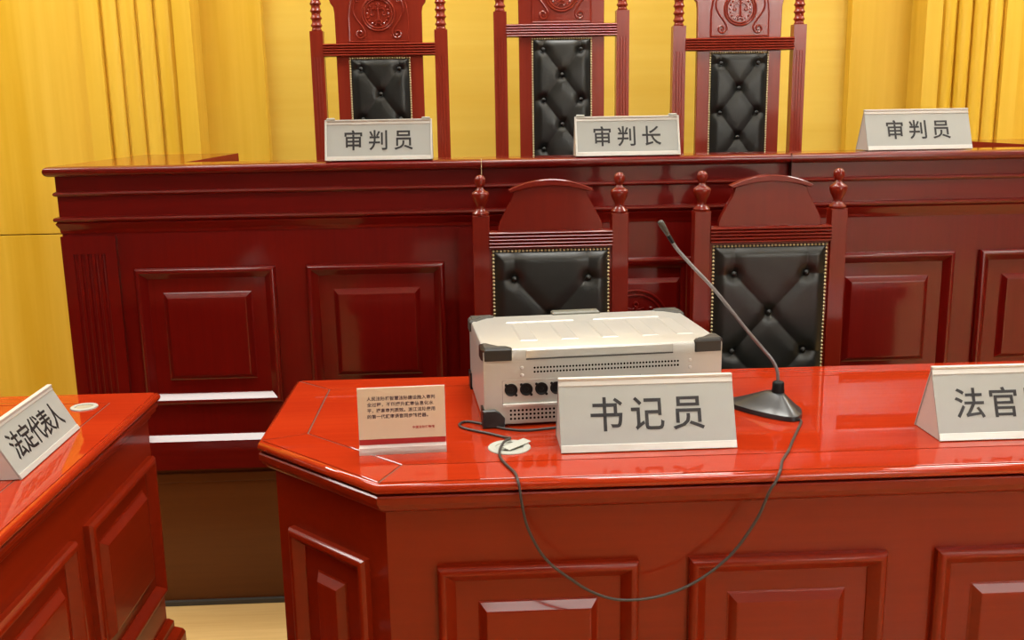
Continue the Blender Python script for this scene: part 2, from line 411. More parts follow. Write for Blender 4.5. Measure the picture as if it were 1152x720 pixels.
# inlaid border boards and centre field, a fine open joint between them
inn = inward(.087); out_ = inward(.0095); g = .0017
lid_z = (.7982, TZ)
bm = new()
def tile(p, zt=TZ):
    lo = [bm.verts.new((x, y, .7980)) for x, y in p]; hi0 = [bm.verts.new((x, y, zt - .0006)) for x, y in p]
    hi = [bm.verts.new((v[0], v[1], zt)) for v in offset(p, -.0006)]
    n = len(p)
    for i in range(n):
        j = (i + 1) % n
        bm.faces.new((lo[i], lo[j], hi0[j], hi0[i])); bm.faces.new((hi0[i], hi0[j], hi[j], hi[i]))
    bm.faces.new(lo[::-1]); bm.faces.new(hi)
tile([tuple(p) for p in offset(inn, -g)]); obj('centre_board', bm, 'desk_top', desk, world=True)
def joint(parent, inn_, out2, corners=True):
    bm = new()
    sweep(bm, inn_, [(-.003, .7981), (.003, .7981), (.003, .7985), (-.003, .7985)], True)
    if corners:
        for a_, b_ in zip(inn_, out2):
            a_, b_ = Vector(a_), Vector(b_); e_ = (b_ - a_).normalized(); n_ = Vector((e_.y, -e_.x)) * .0025
            vs = [bm.verts.new((p.x, p.y, .79855)) for p in (a_ - n_, b_ - n_ - e_ * .001, b_ + n_ - e_ * .001, a_ + n_)]
            lo = [bm.verts.new((v.co.x, v.co.y, .7982)) for v in vs]
            bm.faces.new(vs); bm.faces.new(lo[::-1])
            for i_ in range(4): bm.faces.new((vs[i_], vs[(i_ + 1) % 4], lo[(i_ + 1) % 4], lo[i_]))
    obj('joint_lines', bm, 'seam', parent, world=True)
joint(desk, inn, out_)
for i in range(6):
    j = (i + 1) % 6
    bm = new(); q = [out_[i], out_[j], inn[j], inn[i]]
    q = offset(q, -g); 
    # keep the outer edge where it is
    e = (Vector(out_[j]) - Vector(out_[i])).normalized(); nn = Vector((e.y, -e.x)) * g
    q = [tuple(q[0] + nn), tuple(q[1] + nn), tuple(q[2]), tuple(q[3])]
    tile(q); obj('border_board', bm, 'desk_top', desk, world=True)
body = [tuple(p) for p in offset(top, -.028)]
bm = new()
stack(bm, body, [(-.01, .7412), (.004, .7415), (.010, .7450), (.014, .7490), (.016, .7530), (.0165, .7545), (.021, .7550), (.0225, .7600), (.0235, .7620), (.0262, .7625), (.0270, .7680), (.0265, .7745), (.024, .7768), (.008, .7772), (.008, .7802), (-.01, .7802)])
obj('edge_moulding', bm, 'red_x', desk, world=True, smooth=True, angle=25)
# hollow carcass, open at the back
bm = new()
inner = [tuple(p) for p in offset(body, -.022)]
walk = [4, 5, 0, 1, 2, 3]
for a, b in zip(walk, walk[1:]):
    q = [body[a], body[b], inner[b], inner[a]]
    if a == 4: q = [body[4], body[5], inner[5], (inner[4][0], body[4][1])]
    if b == 3: q = [body[2], body[3], (inner[3][0], body[3][1]), inner[2]]
    lo = [bm.verts.new((x, y, .0)) for x, y in q]; hi = [bm.verts.new((x, y, .742)) for x, y in q]
    for i in range(4): bm.faces.new((lo[i], lo[(i + 1) % 4], hi[(i + 1) % 4], hi[i]))
    bm.faces.new(lo[::-1]); bm.faces.new(hi)
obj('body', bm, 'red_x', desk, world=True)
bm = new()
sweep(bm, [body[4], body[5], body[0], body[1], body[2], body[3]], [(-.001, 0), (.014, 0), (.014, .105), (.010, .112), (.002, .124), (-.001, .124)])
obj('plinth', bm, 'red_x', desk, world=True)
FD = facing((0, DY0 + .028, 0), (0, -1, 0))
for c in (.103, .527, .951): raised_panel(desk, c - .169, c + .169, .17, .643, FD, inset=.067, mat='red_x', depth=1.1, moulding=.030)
cm = (Vector(body[5]) + Vector(body[0])) / 2
FC = facing((cm.x, cm.y, 0), (-1, -1, 0))
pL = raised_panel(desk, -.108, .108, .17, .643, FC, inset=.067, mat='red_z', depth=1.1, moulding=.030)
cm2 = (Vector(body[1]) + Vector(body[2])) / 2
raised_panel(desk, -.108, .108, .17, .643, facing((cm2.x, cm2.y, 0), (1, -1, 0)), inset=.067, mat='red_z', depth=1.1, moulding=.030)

def grommet(parent, x, y, r, z, flap=True):
    m = Matrix.Translation((x, y, z))
    bm = new()
    lathe(bm, [(r * .62, .0), (r, .0), (r, .001), (r * .97, .0022), (r * .66, .0030), (r * .62, .0022), (r * .62, .0)][:-1], 40, m) if False else None
    # ring with an open middle
    seg = 48; prof = [(r * .66, .0002), (r, .0002), (r, .0012), (r * .97, .0024), (r * .70, .0030), (r * .66, .0022)]
    rings = [[bm.verts.new(m @ Vector((q * math.cos(2 * PI * i / seg), q * math.sin(2 * PI * i / seg), h))) for i in range(seg)] for q, h in prof]
    for a in range(len(prof)):
        b_ = (a + 1) % len(prof)
        for i in range(seg):
            j = (i + 1) % seg; bm.faces.new((rings[a][i], rings[a][j], rings[b_][j], rings[b_][i]))
    gr = obj('cable_grommet', bm, 'white', parent, world=True, smooth=True, angle=35)
    bm = new(); lathe(bm, [(r * .67, .0002), (r * .67, .0007), (0, .0007)], 32, m); obj('grommet_well', bm, 'grey_in' if not flap else 'white', gr, smooth=True, angle=35)
    if flap:
        bm = new(); box(bm, -.010, .008, -.009, .012, .0008, .0016, m @ Matrix.Rotation(.5, 4, 'Z')); obj('grommet_slot', bm, 'hole', gr)
        bm = new(); box(bm, -.009, .009, -.030, .030, 0, .002, m @ Matrix.Translation((.013, .002, .0045)) @ Matrix.Rotation(-.75, 4, 'Z') @ Matrix.Rotation(.12, 4, 'Y'))
        obj('grommet_flap', bm, 'white', gr, bevel=.0008)
    return gr
grommet(desk, .063, 1.661, .038, TZ)

# ---------------------------------------------------------------- side table on the left
LX, LYB, LYF, LXW = -.679, 2.102, .45, -1.36
table = thing('party_table', 'glossy red side table cut off by the left edge, cream nameplate on it', 'table', (-1.02, 1.3, 0))
tt = rect(LXW, LX, LYF, LYB)
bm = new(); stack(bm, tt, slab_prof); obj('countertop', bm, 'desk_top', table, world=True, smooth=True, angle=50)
ti = [tuple(p) for p in offset(tt, -.080)]; to = [tuple(p) for p in offset(tt, -.0095)]
bm = new(); tile([tuple(p) for p in offset(ti, -g)]); obj('centre_board', bm, 'desk_top', table, world=True)
bm = new()
# mitres of this table are closed: one border mesh around the centre field
rr = [[bm.verts.new((x, y, z)) for x, y in P] for P, z in ((to, .7980), (to, .7994), ([tuple(p) for p in offset(to, -.0006)], TZ), ([tuple(p) for p in offset(ti, g + .0006)], TZ), ([tuple(p) for p in offset(ti, g)], .7994), ([tuple(p) for p in offset(ti, g)], .7980))]
for a in range(6):
    for i in range(4):
        j = (i + 1) % 4; bm.faces.new((rr[a][i], rr[a][j], rr[(a + 1) % 6][j], rr[(a + 1) % 6][i]))
obj('border_board', bm, 'desk_top', table, world=True)
joint(table, ti, to, False)
tb = [tuple(p) for p in offset(tt, -.024)]
bm = new(); stack(bm, tb, [(-.01, .7442), (.003, .7445), (.006, .7480), (.006, .7520), (.011, .7560), (.015, .7590), (.015, .7640), (.019, .7680), (.019, .7735), (.017, .7765), (.004, .7770), (.004, .7802), (-.01, .7802)])
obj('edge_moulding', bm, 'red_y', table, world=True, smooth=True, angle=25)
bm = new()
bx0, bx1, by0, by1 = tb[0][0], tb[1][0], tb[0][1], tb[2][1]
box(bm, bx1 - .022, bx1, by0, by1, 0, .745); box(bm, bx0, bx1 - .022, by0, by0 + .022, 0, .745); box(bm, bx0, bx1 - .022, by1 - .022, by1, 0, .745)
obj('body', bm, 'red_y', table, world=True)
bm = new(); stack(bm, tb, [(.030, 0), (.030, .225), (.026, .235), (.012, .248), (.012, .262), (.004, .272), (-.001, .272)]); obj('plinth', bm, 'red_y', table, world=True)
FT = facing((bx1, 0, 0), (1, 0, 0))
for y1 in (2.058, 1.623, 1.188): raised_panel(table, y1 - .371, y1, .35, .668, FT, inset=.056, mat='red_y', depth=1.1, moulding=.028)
grommet(table, -.800, 1.992, .027, TZ, flap=False)

# ---------------------------------------------------------------- chairs
def leather_back(w, h, buttons, links, name, parent, y=0, th=.020):
    """pillowed leather: w wide, from z=0 down to -h; front towards -y"""
    bm = new(); sx = .0035; nx = int(w / sx); nz = int(h / sx)
    def seg_d(px, pz, a, b):
        ax, az = a; bx_, bz = b; dx, dz = bx_ - ax, bz - az
        t = max(0, min(1, ((px - ax) * dx + (pz - az) * dz) / (dx * dx + dz * dz)))
        return math.hypot(px - ax - dx * t, pz - az - dz * t)
    V = []
    for i in range(nz + 1):
        row = []
        for j in range(nx + 1):
            x = -w / 2 + w * j / nx; z = -h * i / nz
            e = min(w / 2 - abs(x), -z, h + z)
            H_ = th * (1 - (1 - min(1, e / .032)) ** 2.2)
            db = min(math.hypot(x - bx_, z - bz) for bx_, bz in buttons)
            dl = min(seg_d(x, z, a, b) for a, b in links)
            H_ -= .0095 * math.exp(-(db / .016) ** 2) * min(1, e / .01)
            H_ -= (.0013 * math.exp(-(dl / .0035) ** 2) + .0030 * math.exp(-(dl / .018) ** 2)) * min(1, e / .012)
            row.append(bm.verts.new((x, y - max(.001, H_) - .0005, z)))
        V.append(row)
    for i in range(nz):
        for j in range(nx): bm.faces.new((V[i][j], V[i + 1][j], V[i + 1][j + 1], V[i][j + 1]))
    o = obj(name, bm, 'leather', parent, smooth=True, angle=180)
    return o

def nails(w, h, step, r, parent, y):
    bm = new()
    pts = []
    n = int(w / step); pts += [(-w / 2 + w * i / n, 0) for i in range(n + 1)]
    n = int(h / step)
    for s in (-1, 1): pts += [(s * w / 2, -h * i / n) for i in range(1, n + 1)]
    for x, z in pts:
        lathe(bm, [(r, 0), (r * .75, r * .55), (0, r * .8)], 7, facing((x, y, z), (0, -1, 0)))
    o = obj('nailhead_trim', bm, 'brass', parent, smooth=True, angle=80)
    return o

def tufts(w, hh, first, dz, xo, rows):
    b = []
    for k in range(rows):
        z = -(first + dz * k)
        if k % 2 == 0: b += [(-xo, z), (xo, z)]
        else: b += [(0, z)]
    L = []
    for a in b:
        for c in b:
            if a is not c and abs(abs(a[1] - c[1]) - dz) < 1e-4 and a[1] > c[1]: L.append((a, c))
    for a in b:
        if abs(a[1] + first) < 1e-4: L.append((a, (a[0], 0)))
        if abs(a[0]) > 1e-4: L.append((a, ((w / 2) * (1 if a[0] > 0 else -1), a[1] - .004)))
    return b, L

def add_seat(t, w, d, zs, zf, bm_mat='chair', arms=False, hb=0):
    """seat, apron and four legs; zf = underside of feet at z=0, seat top at zs"""
    bm = new(); stack(bm, rect(-w / 2 + .012, w / 2 - .012, -d, -.004), [(-.006, zs - .050), (0, zs - .046), (0, zs - .02), (-.006, zs - .006), (-.02, zs + .004), (-.05, zs + .008)])
    obj('seat', bm, 'leather', t, smooth=True, angle=50)
    bm = new(); stack(bm, rect(-w / 2 + .006, w / 2 - .006, -d + .004, -.002), [(0, zs - .105), (0, zs - .051)])
    obj('apron', bm, 'chair', t, bevel=.002)
    for s in (-1, 1):
        bm = new(); x = s * (w / 2 - .024)
        box(bm, x - .02, x + .02, -d + .006, -d + .046, 0, zs - .106); obj('leg', bm, 'chair', t, bevel=.003)
        bm = new(); box(bm, x - .02, x + .02, -.045, -.006, 0, zs - .106)
        obj('leg', bm, 'chair', t, bevel=.003)

def clerk_chair(label, x, y):
    t = thing('clerk_chair', label, 'chair', (x, y, 0), 0, 'clerks chairs behind the desk')
    W, PW = .386, .042
    for s in (-1, 1):
        bm = new(); c = s * (W / 2 - PW / 2)
        box(bm, c - PW / 2, c + PW / 2, 0, .036, 0, 1.134); po = obj('post', bm, 'chair', t, bevel=.002)
        bm = new()
        R = .0175
        lathe(bm, [(.012, 1.133), (.0205, 1.134), (.0215, 1.139), (.018, 1.143), (.0125, 1.148), (.0105, 1.153), (.013, 1.160), (.0185, 1.170), (.0215, 1.180), (.0222, 1.186), (.0195, 1.191), (.0135, 1.194), (.009, 1.198), (.0075, 1.203), (.010, 1.206), (.0125, 1.211), (.0138, 1.218), (.0125, 1.225), (.008, 1.231), (0, 1.233)], 28, Matrix.Translation((c, .018, 0)))
        obj('finial', bm, 'chair', po, smooth=True, angle=50)
    # crest board
    ol = [(-.130, 1.093)]
    for zz, xx in ((1.105, -.1295), (1.118, -.125), (1.135, -.116), (1.150, -.108), (1.165, -.099), (1.178, -.093), (1.190, -.090)): ol.append((xx, zz))
    for i in range(1, 12):
        xx = -.090 + .180 * i / 12; ol.append((xx, 1.190 + .016 * (1 - (xx / .09) ** 2)))
    ol += [(-a, b) for a, b in ol[:8][::-1]]
    bm = new(); F = facing((0, .009, 0), (0, -1, 0))
    stack(bm, ol[::-1] if False else [(a, b) for a, b in ol][::-1], [(0, -.018), (0, -.001), (-.0015, 0)], F)
    obj('crest_board', bm, 'chair', t)
    bm = new()
    cap = [(-.103, 1.1935), (-.098, 1.1885)] + [(-.098 + .196 * i / 14, 1.1885 + .0155 * (1 - ((-.098 + .196 * i / 14) / .098) ** 2)) for i in range(1, 14)] + [(.098, 1.1885), (.103, 1.1935)]
    cap += [(.103 - .206 * i / 16, 1.1955 + .0245 * (1 - ((.103 - .206 * i / 16) / .103) ** 2)) for i in range(0, 17)]
    stack(bm, cap, [(0, -.022), (0, .005), (-.0015, .007)], F); obj('crest_cap', bm, 'chair', t)
    def rail(z0, z1, grooves, hw):
        bm = new(); n = grooves; pts = [(.006, z0)]
        k = (z1 - z0) / n
        for i in range(n):
            for s in range(5):
                a = PI * s / 4; pts.append((-.004 - .0035 * math.sin(a), z0 + k * (i + .12 + .76 * s / 4)))
            pts.append((-.002, z0 + k * (i + .95)))
        pts.append((.006, z1)); pts += [(.03, z1), (.03, z0)]
        lo = [bm.verts.new((-hw, yy, zz)) for yy, zz in pts]; hi = [bm.verts.new((hw, yy, zz)) for yy, zz in pts]
        for i in range(len(pts)): j = (i + 1) % len(pts); bm.faces.new((lo[i], lo[j], hi[j], hi[i]))
        bm.faces.new(lo); bm.faces.new(hi[::-1])
        return bm
    obj('reeded_rail', rail(1.052, 1.094, 5, W / 2 - PW + .001), 'chair', t, smooth=True, angle=40)
    hb = 1.047 - .50
    bm = new(); box(bm, -W / 2 + PW - .001, W / 2 - PW + .001, .006, .030, .49, 1.052); obj('back_board', bm, 'chair', t)
    b, L = tufts(.29, hb, .072, .100, .092, 5)
    e = bpy.data.objects.new('upholstered_back', None)
    lb = leather_back(.290, hb, b, L, 'upholstered_back', t, y=.006); lb.location = (0, 0, 1.048)
    for bx_, bz in b:
        bm = new(); lathe(bm, [(.0078, 0), (.0070, .0035), (.004, .0055), (0, .0062)], 14, facing((bx_, -.0065, bz), (0, -1, 0)))
        obj('button', bm, 'button', lb, smooth=True, angle=80)
    nails(.286, hb, .0092, .0036, lb, .0015).location = (0, 0, -.003)
    add_seat(t, W, .40, .46, 0)
    return t
clerk_chair('red wooden chair with black tufted back, behind the silver case', .204, 2.42)
clerk_chair('red wooden chair with black tufted back, behind the microphone', .7545, 2.42)

def judge_chair_proto():
    t = thing('judge_chair', '', 'chair', (0, 0, 0), 0, 'high judges chairs behind the bench')
    # heights measured from the rail top (z=1.20 above the platform)
    RT = 1.2010; W, PW = .460, .044
    for s in (-1, 1):
        bm = new(); c = s * (W / 2 - PW / 2); zt = RT + .041
        pts = []
        x0, x1 = c - PW / 2, c + PW / 2
        box(bm, x0, x1, 0, .038, 0, .62); box(bm, x0, x1, 0, .038, zt - .085, zt)
        # fluted stretch
        pp = [(x0, .038), (x0, 0)]
        for k in (-1, 0, 1):
            for q in range(5):
                a = PI * q / 4; pp.append((c + k * .0095 - .0012 * math.cos(a), .0011 * math.sin(a)))
        pp += [(x1, 0), (x1, .038)]
        lo = [bm.verts.new((a, b_, .62)) for a, b_ in pp]; hi = [bm.verts.new((a, b_, zt - .085)) for a, b_ in pp]
        for i in range(len(pp)): j = (i + 1) % len(pp); bm.faces.new((lo[i], lo[j], hi[j], hi[i]))
        po = obj('post', bm, 'chair_high', t)
        bm = new(); z = zt; pr = [(.014, z - .001), (.0165, z), (.0175, z + .004), (.0155, z + .008)]
        z += .010
        for k in range(7):
            r = .0195
            pr += [(.0150, z), (.0152, z + .003), (r * .93, z + .006), (r, z + .0085), (r * .93, z + .011), (.0165, z + .0145), (.0150, z + .018)]
            z += .0235
        pr += [(.012, z), (.010, z + .006), (.016, z + .014), (.021, z + .028), (.018, z + .042), (.009, z + .052), (.011, z + .058), (.012, z + .068), (.007, z + .078), (0, z + .081)]
        lathe(bm, pr, 24, Matrix.Translation((c, .019, 0))); obj('turned_finial', bm, 'chair_high', po, smooth=True, angle=60)
    # crest with carved roundel
    F = facing((0, .010, 0), (0, -1, 0))
    half = [(.145, RT - .001), (.1455, RT + .06), (.146, RT + .100), (.149, RT + .118), (.158, RT + .130), (.162, RT + .145), (.158, RT + .165), (.145, RT + .185), (.125, RT + .205), (.105, RT + .215), (.09, RT + .235), (.06, RT + .262), (.03, RT + .276)]
    ol = half + [(0, RT + .280)] + [(-a, b) for a, b in half[::-1]]
    bm = new(); stack(bm, ol, [(0, -.018), (0, -.002), (-.002, 0)], F); cr = obj('crest_board', bm, 'chair_high', t)
    bm = new()
    # raised inner field outlined by fine grooves
    fld = [(.102, RT + .002), (.102, RT + .085), (.097, RT + .12), (.088, RT + .15), (.07, RT + .18), (.04, RT + .20), (0, RT + .208)]
    fl = fld + [(-a, b) for a, b in fld[:-1][::-1]]
    stack(bm, fl, [(0, -.001), (0, .0025), (-.003, .0045), (-.006, .0035)], F)
    obj('carved_field', bm, 'chair_high', cr)
    bm = new(); FE = facing((0, .0065, RT + .094), (0, -1, 0)); 
    court_emblem(bm, .054, FE, .0, 1.6)
    def spiral(cx, cz, r0, a0, turns, s):
        return [(s * (cx + r0 * (1 - .8 * t / 20) * math.cos(a0 + turns * 2 * PI * t / 20)), cz + r0 * (1 - .8 * t / 20) * math.sin(a0 + turns * 2 * PI * t / 20), 0) for t in range(21)]
    for s in (-1, 1):
        body_ = [(s * .060, .062, 0), (s * .072, .052, 0), (s * .080, .035, 0), (s * .084, .010, 0), (s * .074, -.014, 0), (s * .058, -.036, 0), (s * .047, -.054, 0), (s * .046, -.066, 0)]
        tube(bm, smooth_path(body_, 5), .0033, 7, FE)
        tube(bm, smooth_path(spiral(.0625, -.064, .0165, PI, -1.35 * -1, s)[:], 1), .0033, 7, FE)
        tube(bm, spiral(.068, .045, .011, .4, 1.2, s), .0022, 7, FE)
        tube(bm, smooth_path([(s * .060, .062, 0), (s * .045, .075, 0), (s * .025, .085, 0), (s * .012, .08, 0)], 5), .0024, 7, FE)
    obj('carved_roundel', bm, 'chair_high', cr, smooth=True)
    # rails
    bm = new(); z0, z1 = RT - .043, RT; n = 5; k = (z1 - z0) / n; pts = [(.006, z0)]
    for i in range(n):
        for q in range(5): pts.append((-.004 - .0035 * math.sin(PI * q / 4), z0 + k * (i + .12 + .76 * q / 4)))
        pts.append((-.002, z0 + k * (i + .95)))
    pts += [(.006, z1), (.03, z1), (.03, z0)]; hw = W / 2 - PW + .001
    lo = [bm.verts.new((-hw, a, b_)) for a, b_ in pts]; hi = [bm.verts.new((hw, a, b_)) for a, b_ in pts]
    for i in range(len(pts)): j = (i + 1) % len(pts); bm.faces.new((lo[i], lo[j], hi[j], hi[i]))
    bm.faces.new(lo); bm.faces.new(hi[::-1])
    obj('reeded_rail', bm, 'chair_high', t, smooth=True, angle=40)
    for s in (-1, 1):
        bm = new(); box(bm, min(s * .100, s * .145), max(s * .100, s * .145), .004, .032, .49, z0); obj('stile', bm, 'chair_high', t, bevel=.0015)
    bm = new(); box(bm, -.100, .100, .008, .028, .49, z0); obj('back_board', bm, 'chair_high', t)
    hb = z0 - .005 - .50
    b, L = tufts(.198, hb, .038, .083, .064, 7)
    lb = leather_back(.198, hb, b, L, 'upholstered_back', t, y=.006, th=.017); lb.location = (0, 0, z0 - .004)
    for bx_, bz in b:
        bm = new(); lathe(bm, [(.0072, 0), (.0066, .0035), (.004, .0055), (0, .0062)], 14, facing((bx_, -.0045, bz), (0, -1, 0)))
        obj('button', bm, 'button', lb, smooth=True, angle=80)
    nails(.200, hb, .0082, .0037, lb, .0010).location = (0, 0, -.0025)
    add_seat(t, W, .38, .48, 0)
    for s in (-1, 1):
        bm = new(); x = s * (W / 2 - .022)
        tube(bm, smooth_path([(x, .004, .70), (x, -.12, .715), (x, -.26, .70), (x, -.33, .675), (x, -.35, .66)], 5), .016, 10); tube(bm, [(x, -.30, .68), (x, -.31, .56), (x, -.30, .45)], [.013, .016, .013], 12)
        obj('armrest', bm, 'chair_high', t, smooth=True)
    return t
def copy_tree(o, parent=None):
    c = o.copy(); COL.objects.link(c); c.parent = parent
    for ch in list(o.children): copy_tree(ch, c)
    return c
jc = judge_chair_proto()
spots = [(-.283, 0, 'tall red judge chair with carved crest, leftmost of the three'), (.333, .0555, 'tall red judge chair with carved crest, middle one, standing highest'), (.943, .002, 'tall red judge chair with carved crest, rightmost of the three')]
for i, (x, dz, lab) in enumerate(spots):
    o = jc if i == 0 else copy_tree(jc)
    o.location = (x, 3.45, .4165 + dz); o['label'] = lab
# low block lifting the presiding judge's chair
bm = new(); stack(bm, rect(.08, .586, 3.04, 3.52), [(0, 0), (0, .045), (-.006, .0545)])
rb = obj('foot_platform', bm, 'brown'); rb.location = (0, 0, .417)
rb['label'] = 'low brown wooden step under the middle judge chair'; rb['category'] = 'step'

# ---------------------------------------------------------------- nameplates
def nameplate(label, w, h, d, loc, rz, body, size, spacing, xs=1.0, tabs=False, group='white courtroom nameplates'):
    """A-shaped stand: front sheet, back sheet, ridge; local x along, front towards -y, z=0 at the base"""
    t = thing('nameplate', label, 'nameplate', (loc[0], loc[1], loc[2] + .0012), rz, group)
    ya = d / 2; L = math.hypot(ya, h); th = .003
    def sheet(name, y0, y1, mat):
        bm = new(); x = w / 2
        nrm = Vector((0, -h, -(0)))  # placeholder
        s = 1 if y0 < y1 else -1
        n = Vector((0, -s * h, ya)).normalized() * th
        a = [Vector((sx * x, y0, 0)) for sx in (-1, 1)]; b_ = [Vector((sx * x, y1, h)) for sx in (-1, 1)]
        vs = [a[0], a[1], b_[1], b_[0]]; f = [bm.verts.new(v) for v in vs]; g_ = [bm.verts.new(v - n) for v in vs]
        bm.faces.new(f); bm.faces.new(g_[::-1])
        for i in range(4): j = (i + 1) % 4; bm.faces.new((f[i], g_[i], g_[j], f[j]))
        return obj(name, bm, mat, t)
    fr = sheet('front_plate', -ya, 0, 'plate'); sheet('back_plate', ya, 0, 'plate')
    F = Matrix.Translation((0, -ya, 0)) @ Matrix.Rotation(math.atan2(h, ya), 4, 'X')   # local: x along, y up the slope, z out
    x = w / 2
    for y0, y1, nm in ((0, .013 * h / .12, 'bottom_channel'), (L - .014 * h / .12, L, 'top_channel')):
        bm = new(); stack(bm, rect(-x, x, y0, y1), [(0, -.0005), (0, .0008), (-.0006, .0013)], F); obj(nm, bm, 'alu', t)
    bm = new(); box(bm, -x, x, -.0045, .0045, h - .004, h + .0015); obj('ridge', bm, 'alu', t, bevel=.0012)
    # triangular end cheeks, set back a little from the ends
    for s in (-1, 1):
        bm = new(); tri = [(-ya + .004, 0), (ya - .004, 0), (0, h - .006)]
        xa, xb = sorted((s * (x - .001), s * (x - .004)))
        lo = [bm.verts.new((xa, p, q)) for p, q in tri]; hi = [bm.verts.new((xb, p, q)) for p, q in tri]
        for i in range(3): j = (i + 1) % 3; bm.faces.new((lo[i], lo[j], hi[j], hi[i]))
        bm.faces.new(lo); bm.faces.new(hi[::-1]); obj('end_cheek', bm, 'alu', t)
    if tabs:
        for s in (-1, 1):
            bm = new(); stack(bm, rect(s * (x - .016) - .011, s * (x - .016) + .011, -.005, .004), [(0, h - .001), (0, h + .005), (-.002, h + .0065)]); obj('clip', bm, 'white', t)
            bm = new(); stack(bm, rect(-.0025, .0025, 0.0, L), [(0, -.0005), (0, .003), (-.0006, .0036)], F @ Matrix.Translation((s * (x - .0025), 0, 0))); obj('side_channel', bm, 'alu', t)
    text('lettering', body, size, 'ink', t, F @ Matrix.Translation((0, L * .5, .0002)), spacing, xs, bold=size * .010)
    return t
nameplate('large white nameplate reading 书记员 in front of the silver case', .309, .120, .100, (.3055, 1.671, TZ), .008, '书记员', .0640, 1.33, xs=.97)
nameplate('large white nameplate beginning 法官, cut by the right photo edge', .310, .122, .100, (.976, 1.672, TZ), .004, '法官助理', .0570, 1.17)
nameplate('white nameplate reading 法定代表人 on the left side table', .272, .088, .094, (-.797, 1.709, TZ), PI / 2 + .03, '法定代表人', .052, .93, xs=.84)
BT = 1.2625
nameplate('white nameplate reading 审判员 in front of the leftmost judge chair', .283, .104, .070, (-.2305, 2.684, BT), 0, '审判员', .0580, 1.42, xs=.94, tabs=True)
nameplate('white nameplate reading 审判长 in front of the middle judge chair', .281, .102, .070, (.432, 2.684, BT), 0, '审判长', .0580, 1.42, xs=.94, tabs=True)
nameplate('white nameplate reading 审判员 at the right end of the bench', .292, .108, .090, (1.246, 2.735, BT), 0, '审判员', .0580, 1.38, xs=.94)

# ---------------------------------------------------------------- acrylic notice
t = thing('acrylic_notice', 'small clear acrylic stand with cream notice card and red band', 'sign', (-.124, 1.66, TZ), .05)
bm = new(); box(bm, -.076, .076, .0015, .0035, .0, .1175); box(bm, -.076, .076, -.0145, .0014, 0, .0135)
box(bm, -.076, .076, .0038, .0145, 0, .012)
obj('acrylic_holder', bm, 'acrylic', t, bevel=.0005)
bm = new(); box(bm, -.0755, .0755, -.0008, .0008, .0245, .1172); cd = obj('card', bm, 'card', t)
bm = new(); box(bm, -.0755, .0755, -.0012, .0008, .0145, .0244); obj('red_band', bm, 'card_red', cd)
CF = facing((0, -.0010, 0), (0, -1, 0))
lines = ['人民法院将智慧法院建设融入审判', '全过程，不断提升庭审信息化水', '平，提高审判质效。浙江法院使用', '的第一代庭审语音同步转换器。']
for i, s in enumerate(lines):
    text('lettering', s, .0078, 'card_ink', cd, CF @ Matrix.Translation((-.0595, .1020 - .0108 * i, 0)), 1.03, 1.0 if i != 1 else 1.04, bold=.00014, anchor='L', thick=.00005)
text('lettering', '中国法院博物馆', .0052, 'card_ink_red', cd, CF @ Matrix.Translation((.018, .0465, 0)), 1.15, 1.0, bold=.00012, anchor='L', thick=.00005)

# ---------------------------------------------------------------- silver recorder case
CW, CD, CHh = .458, .305, .146
case = thing('recorder_case', 'silver grey metal court recorder case with dark corner guards on the desk', 'case', (.022, 1.776, TZ + .0045), math.radians(4.6))
zl = .122
bm = new(); stack(bm, rect(.0, CW - .0, .0, CD - .0), [(-.002, 0), (0, .002), (0, zl)]); obj('case_body', bm, 'case', case)
bm = new(); stack(bm, rect(0, CW, 0, CD), [(0, zl + .0001), (0, CHh - .006), (-.0015, CHh - .002), (-.005, CHh)]); lid = obj('lid', bm, 'case', case, smooth=True, angle=35)
# pressed ribs on the lid
def rib(x0, x1, y0, y1):
    bm = new(); stack(bm, rect(x0, x1, y0, y1), [(0, CHh - .0005), (-.0015, CHh + .0008), (-.004, CHh + .0015)]); obj('pressed_rib', bm, 'case', lid)
for base in (.070, .255):
    rib(base, base + .145, .232, .246)
for x in (.078, .158, .238, .318, .388): rib(x, x + .034, .062, .214)
# hinge strip and slot
bm = new(); box(bm, .080, .362, -.0012, .001, CHh - .0185, CHh - .0035); obj('hinge_strip', bm, 'case_lip', lid, bevel=.0006)
bm = new(); box(bm, .080, .362, -.0014, .001, CHh - .0215, CHh - .0190); obj('hinge_gap', bm, 'guard', lid)
def holes(x0, x1, n, zs, r, parent, name):
    bm = new()
    for z in zs:
        for i in range(n):
            x = x0 + (x1 - x0) * i / (n - 1)
            lathe(bm, [(r, -.0002), (r * .98, .0003), (0, .0003)], 8, facing((x, -.0001, z), (0, -1, 0)))
    o = obj(name, bm, 'hole', parent); return o
holes(.096, .372, 46, (.1085, .1005), .0021, case, 'vent_row')
holes(.050, .132, 12, (.0270, .0190, .0110), .0024, case, 'speaker_grille')
for x in (.072, .396):
    for z in (.109, .095):
        bm = new(); lathe(bm, [(.0036, 0), (.0032, .0012), (.0015, .0018), (0, .0012)], 14, facing((x, 0, z), (0, -1, 0))); obj('rivet', bm, 'alu', case, smooth=True)
